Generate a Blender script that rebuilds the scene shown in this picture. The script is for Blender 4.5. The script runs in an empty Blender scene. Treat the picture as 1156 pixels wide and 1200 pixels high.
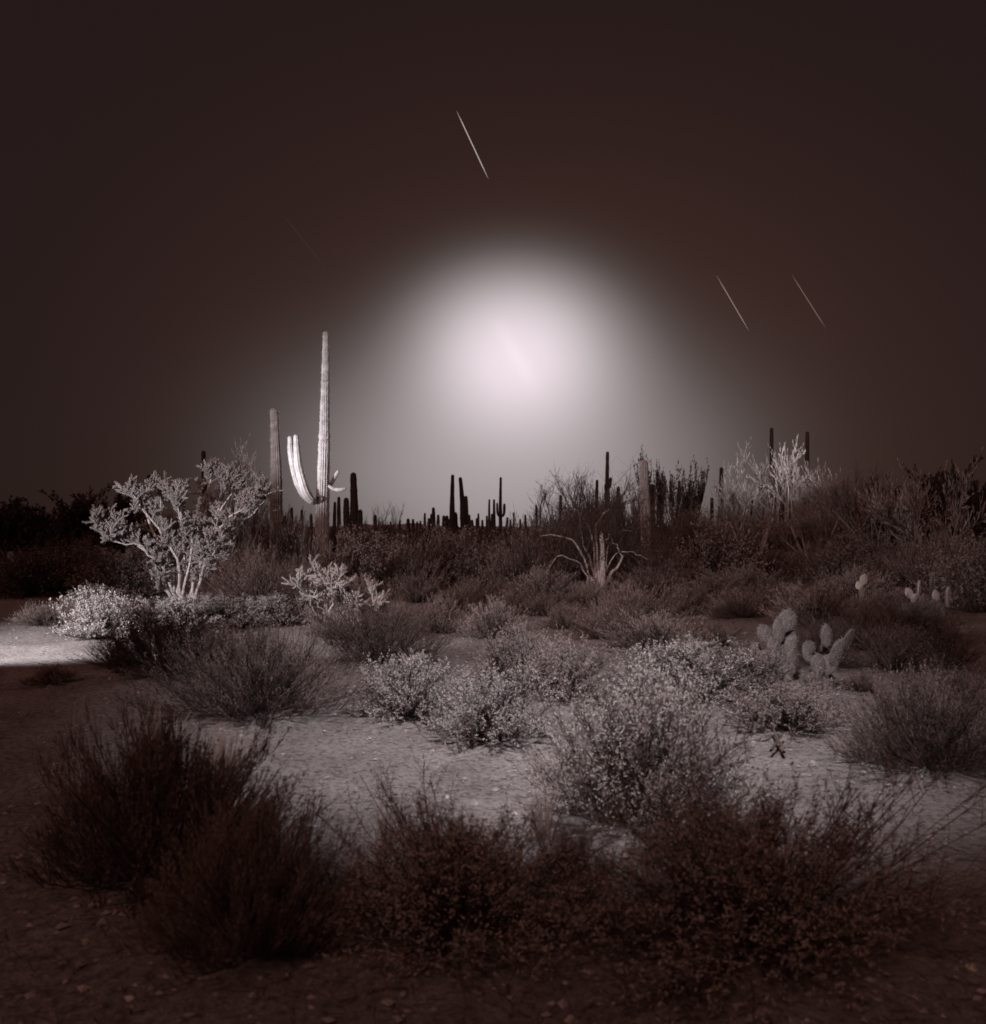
import bpy, math
import numpy as np
from math import radians, pi
rng = np.random.default_rng(7)

# ------------------------------------------------------------------ camera
F, CX, HY, H = 1040.0, 578.0, 618.0, 1.5
scene = bpy.context.scene
cam_data = bpy.data.cameras.new('camera')
cam = bpy.data.objects.new('camera', cam_data)
scene.collection.objects.link(cam)
cam.location = (0, 0, H)
cam.rotation_euler = (radians(90) + math.atan((HY - 600) / F), 0, 0)
cam_data.sensor_fit = 'VERTICAL'
cam_data.sensor_height = 56.0
cam_data.lens = 56.0 * F / 1200.0
cam_data.clip_start = 0.05
cam_data.clip_end = 20000
cam_data.dof.use_dof = True
cam_data.dof.focus_distance = 13.0
cam_data.dof.aperture_fstop = 4.5
scene.camera = cam
scene.view_settings.view_transform = 'Standard'
scene.view_settings.look = 'None'
scene.view_settings.exposure = 0
scene.view_settings.gamma = 1
scene.cycles.filter_width = 1.7
scene.cycles.max_bounces = 4
scene.cycles.diffuse_bounces = 2

# ------------------------------------------------------------------ world: night sky with the moon's glow
W = bpy.data.worlds.new('World')
scene.world = W
W.use_nodes = True
nt = W.node_tree
nt.nodes.clear()

def mnode(nt, op, a, b=None, c=None):
    n = nt.nodes.new('ShaderNodeMath'); n.operation = op
    for i, v in enumerate((a, b, c)):
        if v is None: continue
        if isinstance(v, (int, float)): n.inputs[i].default_value = v
        else: nt.links.new(v, n.inputs[i])
    return n.outputs[0]
tc = nt.nodes.new('ShaderNodeTexCoord')
sp = nt.nodes.new('ShaderNodeSeparateXYZ')
nt.links.new(tc.outputs['Generated'], sp.inputs[0])
X, Y, Z = sp.outputs
yy = mnode(nt, 'MAXIMUM', Y, 0.02)
u = mnode(nt, 'MULTIPLY', mnode(nt, 'DIVIDE', X, yy), F)      # tangent of azimuth / elevation, scaled
v = mnode(nt, 'SUBTRACT', mnode(nt, 'MULTIPLY', mnode(nt, 'DIVIDE', Z, yy), F), 6.0)

def blob(u0, v0, su, sv_hi, sv_lo, amp, e):
    du = mnode(nt, 'DIVIDE', mnode(nt, 'SUBTRACT', u, u0), su)
    dvv = mnode(nt, 'SUBTRACT', v, v0)
    dv = mnode(nt, 'ADD', mnode(nt, 'DIVIDE', mnode(nt, 'MAXIMUM', dvv, 0.0), sv_hi),
               mnode(nt, 'DIVIDE', mnode(nt, 'MINIMUM', dvv, 0.0), sv_lo))
    q = mnode(nt, 'SQRT', mnode(nt, 'ADD', mnode(nt, 'MULTIPLY', du, du), mnode(nt, 'MULTIPLY', dv, dv)))
    g = mnode(nt, 'POWER', 2.71828, mnode(nt, 'MULTIPLY', mnode(nt, 'POWER', q, e), -1.0))
    return mnode(nt, 'MULTIPLY', g, amp)
core = mnode(nt, 'ADD', blob(602.6 - CX, 612 - 392, 90, 72, 76, 0.30, 2.5), blob(607 - CX, 612 - 424, 126, 101, 92, 0.41, 2.475))
arch = blob(594.3 - CX, 612 - 548.8, 227.2, 134.5, 129.5, 0.348, 2.27)
ring = blob(650 - CX, 612 - 480, 460, 330, 330, 0.029, 2.8)
glow = mnode(nt, 'ADD', core, arch)
ramp = nt.nodes.new('ShaderNodeValToRGB')
nt.links.new(glow, ramp.inputs[0])
r = ramp.color_ramp
r.elements[0].position = 0.0; r.elements[0].color = (0.66, 0.76, 0.76, 1)
r.elements[1].position = 0.8; r.elements[1].color = (1.0, 0.89, 0.96, 1)
e = r.elements.new(0.12); e.color = (0.93, 0.88, 0.90, 1)
def scaled(col, fac):
    n = nt.nodes.new('ShaderNodeVectorMath'); n.operation = 'SCALE'
    if isinstance(col, tuple): n.inputs[0].default_value = col
    else: nt.links.new(col, n.inputs[0])
    if isinstance(fac, (int, float)): n.inputs['Scale'].default_value = fac
    else: nt.links.new(fac, n.inputs['Scale'])
    return n.outputs[0]
def vadd(a, b):
    n = nt.nodes.new('ShaderNodeVectorMath'); n.operation = 'ADD'
    for i, t in enumerate((a, b)):
        if isinstance(t, tuple): n.inputs[i].default_value = t
        else: nt.links.new(t, n.inputs[i])
    return n.outputs[0]
# the moon's own long faint streak inside the glow: a soft slanting ellipse
su_ = mnode(nt, 'SUBTRACT', u, 604 - CX); sv_ = mnode(nt, 'SUBTRACT', v, 612 - 414)
ca, sa = 0.874, 0.486
pl_ = mnode(nt, 'ADD', mnode(nt, 'MULTIPLY', su_, sa), mnode(nt, 'MULTIPLY', sv_, -ca))
pp_ = mnode(nt, 'ADD', mnode(nt, 'MULTIPLY', su_, ca), mnode(nt, 'MULTIPLY', sv_, sa))
q_ = mnode(nt, 'ADD', mnode(nt, 'POWER', mnode(nt, 'ABSOLUTE', mnode(nt, 'DIVIDE', pl_, 46)), 4.0),
           mnode(nt, 'POWER', mnode(nt, 'ABSOLUTE', mnode(nt, 'DIVIDE', pp_, 10)), 2.0))
streak = mnode(nt, 'MULTIPLY', mnode(nt, 'POWER', 2.71828, mnode(nt, 'MULTIPLY', q_, -1.0)), 0.055)
# faint real night sky underneath
sky = nt.nodes.new('ShaderNodeTexSky'); sky.sky_type = 'NISHITA'; sky.sun_disc = False
sky.sun_elevation = radians(42); sky.sun_rotation = radians(200)
skyc = scaled(sky.outputs[0], 0.0004)
base = vadd((0.0188, 0.0098, 0.0088), skyc)
tot = vadd(base, scaled(ramp.outputs[0], glow))
tot = vadd(tot, scaled((1.0, 0.40, 0.24), ring))
tot = vadd(tot, scaled((1.0, 0.72, 0.95), streak))
bg = nt.nodes.new('ShaderNodeBackground'); bg.inputs['Strength'].default_value = 1.0
nt.links.new(tot, bg.inputs['Color'])
out = nt.nodes.new('ShaderNodeOutputWorld')
nt.links.new(bg.outputs[0], out.inputs[0])

# ------------------------------------------------------------------ lights
def sun(elev, rot, strength, angle, col):
    l = bpy.data.lights.new('sky_fill', 'SUN'); l.energy = strength; l.angle = radians(angle); l.color = col
    o = bpy.data.objects.new('sky_fill', l); scene.collection.objects.link(o)
    # rot measured clockwise from +Y
    o.rotation_euler = (radians(90 - elev), 0, radians(180 - rot))
    return o
sun(42, 200, 0.66, 25, (1.0, 0.48, 0.38))  # added soft warm fill in place of sky ambience, not the moon

from mathutils import Vector
def torch(name, loc, aim, watts, cone, blend, radius, col=(1.0, 0.93, 0.95)):
    l = bpy.data.lights.new(name, 'SPOT'); l.energy = watts; l.spot_size = radians(cone); l.spot_blend = blend
    l.shadow_soft_size = radius; l.color = col
    o = bpy.data.objects.new(name, l); scene.collection.objects.link(o)
    o.location = loc
    o.rotation_euler = (Vector(aim) - Vector(loc)).to_track_quat('-Z', 'Y').to_euler()
    return o
# the flashlight the photographer swept over the scene during the exposure
torch('flashlight_pool', (0.4, 2.4, 5.8), (0.6, 7.3, 0), 3100, 61, 1.0, 0.25)
torch('flashlight_left', (-7.8, 7.9, 2.1), (-4.1, 13.4, 1.4), 3300, 74, 0.4, 0.12)
torch('flashlight_cactus', (-8.5, 21.0, 2.0), (-4.75, 25.0, 4.6), 3600, 58, 0.9, 0.10)
torch('flashlight_tree', (8.4, 19.5, 3.0), (9.1, 27.5, 4.5), 10500, 32, 0.9, 0.15)
torch('flashlight_pear', (4.6, 9.5, 1.6), (6.8, 14.2, 0.5), 170, 32, 0.6, 0.06)

torch('fill_thicket', (0.5, 5.0, 4.5), (2.0, 27.0, 2.0), 1250, 75, 0.8, 0.3, (1.0, 0.68, 0.62))  # added broad warm fill to brighten the thicket, apart from the swept beams

# ------------------------------------------------------------------ ground shape
MOUNDS = []
def gh(x, y):
    x = np.asarray(x, float); y = np.asarray(y, float)
    f = np.clip((np.hypot(x, y) - 1) / 6, 0, 1)
    z = 0.022 * np.sin(.9 * x + .3 + .4 * np.sin(.5 * y)) * np.sin(.7 * y + 1) + 0.012 * np.sin(2.3 * x + 1.1 * y) + 0.010 * np.sin(3.1 * y - 1.7 * x + 2)
    z = z * f
    for mx, my, mr, mh in MOUNDS:
        z = z + mh * np.exp(-((x - mx) ** 2 + (y - my) ** 2) / (mr * mr))
    return z
def dist(base_y): return F * H / (base_y - HY)
def wx(px, d): return (px - CX) / F * d

# ------------------------------------------------------------------ materials
MATS = {}
def mat(name, col, var=0.3, scale=18.0, rough=0.9, col2=None, bump=0.0, trans=0.0, spec=0.15):
    if name in MATS: return MATS[name]
    m = bpy.data.materials.new(name); m.use_nodes = True
    t = m.node_tree; b = t.nodes['Principled BSDF']
    b.inputs['Roughness'].default_value = rough
    b.inputs['Specular IOR Level'].default_value = spec
    co = t.nodes.new('ShaderNodeTexCoord')
    oi = t.nodes.new('ShaderNodeObjectInfo')
    n = t.nodes.new('ShaderNodeTexNoise'); n.inputs['Scale'].default_value = scale; n.inputs['Detail'].default_value = 4
    t.links.new(co.outputs['Object'], n.inputs['Vector'])
    rp = t.nodes.new('ShaderNodeValToRGB')
    c2 = col2 or tuple(c * (1 - var) for c in col)
    hi = tuple(min(1, c * (1 + var)) for c in col)
    rp.color_ramp.elements[0].position = .3; rp.color_ramp.elements[0].color = (*c2, 1)
    rp.color_ramp.elements[1].position = .7; rp.color_ramp.elements[1].color = (*hi, 1)
    t.links.new(n.outputs['Fac'], rp.inputs[0])
    mx = t.nodes.new('ShaderNodeVectorMath'); mx.operation = 'SCALE'
    mr = t.nodes.new('ShaderNodeMapRange'); mr.inputs['To Min'].default_value = .8; mr.inputs['To Max'].default_value = 1.2
    t.links.new(oi.outputs['Random'], mr.inputs['Value'])
    t.links.new(rp.outputs[0], mx.inputs[0]); t.links.new(mr.outputs[0], mx.inputs['Scale'])
    t.links.new(mx.outputs[0], b.inputs['Base Color'])
    if bump:
        bp = t.nodes.new('ShaderNodeBump'); bp.inputs['Strength'].default_value = bump; bp.inputs['Distance'].default_value = .01
        t.links.new(n.outputs['Fac'], bp.inputs['Height']); t.links.new(bp.outputs[0], b.inputs['Normal'])
    MATS[name] = m
    return m
M_twig = mat('twig_bark', (.075, .055, .05), .35, 30)
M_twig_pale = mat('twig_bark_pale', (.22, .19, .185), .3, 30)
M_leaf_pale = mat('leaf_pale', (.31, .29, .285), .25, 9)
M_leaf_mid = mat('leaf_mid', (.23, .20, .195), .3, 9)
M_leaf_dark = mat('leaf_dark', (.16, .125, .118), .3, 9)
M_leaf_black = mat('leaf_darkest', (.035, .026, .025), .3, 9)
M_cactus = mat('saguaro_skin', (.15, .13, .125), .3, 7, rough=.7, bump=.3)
M_cactus_unlit = mat('saguaro_skin_unlit', (.05, .042, .04), .3, 7, rough=.7, bump=.3)  # darker copy of the skin; far saguaros' unlit silhouette put into the colour
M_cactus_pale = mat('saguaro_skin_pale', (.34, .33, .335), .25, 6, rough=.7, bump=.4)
M_spine = mat('spine', (.45, .41, .40), .2, 40, rough=.6)
M_scar = mat('cactus_scar', (.10, .085, .08), .4, 30)
M_cholla = mat('cholla_joint', (.26, .24, .235), .25, 20, bump=.4)
M_cholla_spine = mat('cholla_spine', (.46, .43, .42), .2, 40)
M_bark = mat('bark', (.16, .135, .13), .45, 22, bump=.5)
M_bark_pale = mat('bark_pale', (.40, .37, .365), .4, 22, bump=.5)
M_wood_white = mat('splintered_wood', (.75, .72, .72), .15, 30)
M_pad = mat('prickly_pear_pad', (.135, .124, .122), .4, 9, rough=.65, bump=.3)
M_pad_lit = mat('prickly_pear_pad_lit', (.36, .34, .345), .15, 16, rough=.65, bump=.3)  # lit copy of the pad skin, torchlight put into the colour
M_grass = mat('dry_grass', (.22, .18, .165), .3, 12)
M_stone = mat('stone', (.30, .27, .265), .5, 14, bump=.5)
M_litter = mat('plant_litter', (.07, .05, .046), .4, 14)

def areoles(m):                                   # pale dots where the spines sit, and dry patches
    t = m.node_tree; b = t.nodes['Principled BSDF']; src = b.inputs['Base Color'].links[0].from_socket
    co = t.nodes.new('ShaderNodeTexCoord'); vo = t.nodes.new('ShaderNodeTexVoronoi'); vo.inputs['Scale'].default_value = 9; vo.inputs['Randomness'].default_value = .5
    t.links.new(co.outputs['Object'], vo.inputs['Vector'])
    rp = t.nodes.new('ShaderNodeValToRGB'); t.links.new(vo.outputs['Distance'], rp.inputs[0])
    rp.color_ramp.elements[0].position = .12; rp.color_ramp.elements[0].color = (2.6, 2.5, 2.5, 1)
    rp.color_ramp.elements[1].position = .22; rp.color_ramp.elements[1].color = (1, 1, 1, 1)
    mx = t.nodes.new('ShaderNodeMix'); mx.data_type = 'RGBA'; mx.blend_type = 'MULTIPLY'; mx.inputs[0].default_value = 1
    t.links.new(src, mx.inputs[6]); t.links.new(rp.outputs[0], mx.inputs[7]); t.links.new(mx.outputs[2], b.inputs['Base Color'])
areoles(M_pad); areoles(M_pad_lit)

# ------------------------------------------------------------------ mesh tools
class MB:
    def __init__(s): s.v = []; s.f = []; s.n = 0
    def add(s, verts, faces):           # verts (N,3), faces (M,4) or (M,3)
        s.v.append(np.asarray(verts, float).reshape(-1, 3)); s.f.append(np.asarray(faces, int) + s.n)
        s.n += len(s.v[-1])
    def tubes(s, P, R, k=3, cap=True):
        P = np.asarray(P, float); R = np.asarray(R, float)
        M, K, _ = P.shape
        T = np.empty_like(P); T[:, 1:-1] = P[:, 2:] - P[:, :-2]; T[:, 0] = P[:, 1] - P[:, 0]; T[:, -1] = P[:, -1] - P[:, -2]
        T /= np.linalg.norm(T, axis=2, keepdims=True) + 1e-9
        axis = P[:, -1] - P[:, 0]
        axis /= np.linalg.norm(axis, axis=1, keepdims=True) + 1e-9
        ref = np.where(np.abs(axis[:, 2:3]) > .8, np.array([[1., .17, 0]]), np.array([[0., .1, 1.]]))
        ref = np.repeat(ref[:, None], K, 1)
        n1 = np.cross(T, ref); n1 /= np.linalg.norm(n1, axis=2, keepdims=True) + 1e-9
        n2 = np.cross(T, n1)
        a = np.arange(k) * 2 * pi / k
        V = P[:, :, None] + R[:, :, None, None] * (n1[:, :, None] * np.cos(a)[None, None, :, None] + n2[:, :, None] * np.sin(a)[None, None, :, None])
        idx = np.arange(M * K * k).reshape(M, K, k)
        A = idx[:, :-1]; B = idx[:, 1:]
        fc = np.stack([A, np.roll(A, -1, 2), np.roll(B, -1, 2), B], -1).reshape(-1, 4)
        s.add(V.reshape(-1, 3), fc)
    def leaves(s, P, D, L, Wd):
        P = np.asarray(P, float); n = len(P)
        D = D / (np.linalg.norm(D, axis=1, keepdims=True) + 1e-9)
        rnd = rng.normal(size=(n, 3)); S = np.cross(D, rnd); S /= np.linalg.norm(S, axis=1, keepdims=True) + 1e-9
        L = np.broadcast_to(L, (n,))[:, None]; Wd = np.broadcast_to(Wd, (n,))[:, None]
        m = P + D * L * .5
        V = np.stack([P, m + S * Wd * .5, P + D * L, m - S * Wd * .5], 1)
        s.add(V.reshape(-1, 3), np.arange(n * 4).reshape(n, 4))
    def spikes(s, P, D, L, w):
        P = np.asarray(P, float); n = len(P)
        D = D / (np.linalg.norm(D, axis=1, keepdims=True) + 1e-9)
        S = np.cross(D, rng.normal(size=(n, 3))); S /= np.linalg.norm(S, axis=1, keepdims=True) + 1e-9
        L = np.broadcast_to(L, (n,))[:, None]
        V = np.stack([P - S * w, P + S * w, P + D * L], 1)
        s.add(V.reshape(-1, 3), np.arange(n * 3).reshape(n, 3))
    def mesh(s, name, smooth=False):
        me = bpy.data.meshes.new(name)
        V = np.concatenate(s.v)
        loops = np.concatenate([f.reshape(-1) for f in s.f])
        sizes = np.concatenate([np.full(len(f), f.shape[1]) for f in s.f])
        starts = np.concatenate([[0], np.cumsum(sizes)[:-1]])
        me.vertices.add(len(V)); me.vertices.foreach_set('co', V.reshape(-1))
        me.loops.add(len(loops)); me.loops.foreach_set('vertex_index', loops.astype(np.int32))
        me.polygons.add(len(sizes)); me.polygons.foreach_set('loop_start', starts.astype(np.int32))
        me.update(calc_edges=True)
        me.polygons.foreach_set('use_smooth', np.full(len(sizes), smooth))
        me.validate()
        return me
    def build(s, name, m, parent=None, smooth=False):
        me = s.mesh(name, smooth); me.materials.append(m)
        o = bpy.data.objects.new(name, me); scene.collection.objects.link(o)
        if parent: o.parent = parent
        return o
def empty(name, loc=(0, 0, 0), rz=0):
    o = bpy.data.objects.new(name, None); scene.collection.objects.link(o)
    o.empty_display_size = .2; o.location = loc; o.rotation_euler = (0, 0, rz)
    return o
def tag(o, label=None, cat=None, group=None, kind=None):
    if label: o['label'] = label
    if cat: o['category'] = cat
    if group: o['group'] = group
    if kind: o['kind'] = kind
    return o
def copy_tree(o, parent=None):
    c = o.copy(); scene.collection.objects.link(c); c.parent = parent
    for ch in list(o.children): copy_tree(ch, c)
    return c
USED = set()
def use(proto):
    if proto.name in USED: return copy_tree(proto)
    USED.add(proto.name); return proto
def unit(n, lo=0.0):
    v_ = rng.normal(size=(n, 3)); v_ /= np.linalg.norm(v_, axis=1, keepdims=True)
    return v_

# ------------------------------------------------------------------ shrubs (unit radius 1, unit height 1)
def shrub(name, nst=150, twigs=7, leaves=9, ll=.045, lw=.018, style='leafy', m_leaf=None, m_stem=None, spread=1.0, tw=.0075, flat=.9):
    a = rng.uniform(0, 2 * pi, nst)
    c = rng.uniform(0, 1, nst) ** .95                         # 0 = along the ground, 1 = upright
    el = c * pi / 2
    rr = (.58 + .5 * rng.uniform(0, 1, nst) ** .8) * (1 + .24 * np.sin(2 * a + rng.uniform(0, 6)) * np.cos(el))
    lob = 1 + .24 * np.sin(3 * a + rng.uniform(0, 6)) * np.sin(2 * el) + .1 * np.sin(5 * a + 4 * el)
    rr = rr * lob
    end = np.stack([np.cos(a) * np.cos(el) ** .8 * rr, np.sin(a) * np.cos(el) ** .8 * rr, (np.sin(el) * .86 + .10) * rr], 1)
    st = np.stack([np.cos(a), np.sin(a), 0 * a], 1) * (rng.uniform(0, .13, nst) * np.cos(el))[:, None]
    K = 5
    t = np.linspace(0, 1, K)[None, :, None]
    mid = (st + end) / 2 + rng.normal(size=(nst, 3)) * .05
    mid[:, 2] += -.10 * np.cos(el) * 1.0 + .02
    mid[:, 2] = np.maximum(mid[:, 2], .03)
    P = (1 - t) ** 2 * st[:, None] + 2 * t * (1 - t) * mid[:, None] + t ** 2 * end[:, None]
    P[:, 1:] += rng.normal(size=(nst, K - 1, 3)) * .012
    R = np.linspace(1, .35, K)[None] * tw * rng.uniform(.8, 1.5, nst)[:, None]
    sm = MB(); sm.tubes(P, R, 3)
    # side twigs
    i = np.repeat(np.arange(nst), twigs)
    tt = rng.uniform(.38, 1.0, len(i))
    k = np.minimum((tt * (K - 1)).astype(int), K - 2); fr = (tt * (K - 1) - k)[:, None]
    b0 = P[i, k] * (1 - fr) + P[i, k + 1] * fr
    dm = P[i, k + 1] - P[i, k]; dm /= np.linalg.norm(dm, axis=1, keepdims=True)
    upb = {'leafy': .35, 'broom': .75, 'wiry': .3}.get(style, .4)
    d = dm * .9 + unit(len(i)) * (.75 if style != 'broom' else .4) + np.array([0, 0, upb])
    d /= np.linalg.norm(d, axis=1, keepdims=True)
    ln = rng.uniform(.12, .27, len(i)) * (1.1 if style == 'broom' else 1)
    e1 = b0 + d * ln[:, None] * .5 + unit(len(i)) * .015; e2 = b0 + d * ln[:, None] + np.array([0, 0, .02])
    Q = np.stack([b0, e1, e2], 1)
    Q[:, :, 2] = np.maximum(Q[:, :, 2], .012)
    sm.tubes(Q, np.linspace(1, .4, 3)[None] * tw * .5 * np.ones((len(i), 1)), 3)
    root = empty(name)
    sm.build('stems', m_stem or M_twig, root)
    j = np.repeat(np.arange(len(i)), leaves)
    s_ = rng.uniform(.15, 1.05, len(j))
    p = b0[j] * (1 - s_[:, None]) + Q[j, 2] * s_[:, None] + rng.normal(size=(len(j), 3)) * .006
    # foliage sits in the outer shell
    rad = np.linalg.norm(p, axis=1)
    keep = rng.uniform(size=len(j)) < np.clip((rad - .42) * 2.6, .05, 1)
    # clumps with gaps between
    cl = unit(26) * rng.uniform(.5, 1.0, (26, 1)); cl[:, 2] = abs(cl[:, 2])
    dd = np.min(np.linalg.norm(p[:, None] - cl[None], axis=2), axis=1)
    keep &= rng.uniform(size=len(j)) < np.clip(1.25 - dd * 1.6, .25, 1)
    p = p[keep]; dl = d[j][keep] * (1.2 if style == 'broom' else .8) + unit(len(p)) * (.35 if style == 'broom' else .8)
    p[:, 2] = np.maximum(p[:, 2], .015)
    lm = MB(); lm.leaves(p, dl, rng.uniform(.6, 1.25, len(p)) * ll, rng.uniform(.7, 1.3, len(p)) * lw)
    lm.build('foliage', m_leaf or M_leaf_mid, root)
    return root

SH = {}
def add_shrub(key, *a, **k): SH[key] = shrub(*a, **k)
for q in range(2):
    add_shrub('leafy%d' % q, 'desert_shrub', 190, 10, 24, .046, .016, 'leafy', M_leaf_pale, M_twig)
    add_shrub('leafmid%d' % q, 'desert_shrub', 190, 10, 20, .044, .015, 'leafy', M_leaf_mid, M_twig)
    add_shrub('broom%d' % q, 'desert_shrub', 220, 9, 8, .085, .010, 'broom', M_leaf_mid, M_twig)
    add_shrub('brown%d' % q, 'desert_shrub', 220, 9, 9, .060, .013, 'broom', M_leaf_dark, M_twig)
    add_shrub('wiry%d' % q, 'desert_shrub', 200, 10, 3, .04, .012, 'wiry', M_leaf_dark, M_twig)
    add_shrub('dark%d' % q, 'desert_shrub', 150, 9, 10, .055, .022, 'leafy', M_leaf_dark, M_twig)
add_shrub('near_leafy', 'desert_shrub', 280, 14, 20, .034, .011, 'leafy', M_leaf_pale, M_twig, tw=.005)
add_shrub('near_mid', 'desert_shrub', 280, 13, 13, .034, .014, 'leafy', M_leaf_mid, M_twig, tw=.005)
add_shrub('near_dark', 'desert_shrub', 280, 13, 11, .034, .011, 'leafy', M_leaf_mid, M_twig, tw=.005)
add_shrub('near_wiry', 'desert_shrub', 300, 12, 4, .045, .007, 'broom', M_leaf_mid, M_twig, tw=.0045)

add_shrub('near_brown', 'desert_shrub', 280, 13, 12, .040, .008, 'broom', M_leaf_dark, M_twig, tw=.005)
add_shrub('silhouette0', 'desert_shrub', 170, 9, 14, .052, .020, 'leafy', M_leaf_black, M_twig)  # near-black leaves carry the shrub's unlit silhouette in their colour
def put(kind, px, base, w, top, label, cat='shrub', group=None, mound=.035, rz=None, zmul=1.0):
    d0 = dist(base)
    r_ = w / 2 / F * d0
    d = d0 + r_ * .75
    r_ = w / 2 / F * d
    x = wx(px, d)
    h = (H - (top - HY) / F * d) * zmul * (.86 if base > 1020 else .94)
    r_ *= 1.27
    o = use(SH[kind])
    if mound and d < 14: MOUNDS.append((x, d, r_ * .9, mound * min(1, r_ * 2)))
    o.location = (x, d, 0); o['_g'] = 1
    o.scale = (r_, r_ * rng.uniform(.85, 1.05), max(h, .1))
    o.rotation_euler = (rng.normal() * .05, rng.normal() * .05, rng.uniform(0, 6.28) if rz is None else rz)
    tag(o, label, cat, group)
    return o
GB = 'bursage and creosote shrubs scattered over the sand'
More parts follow.
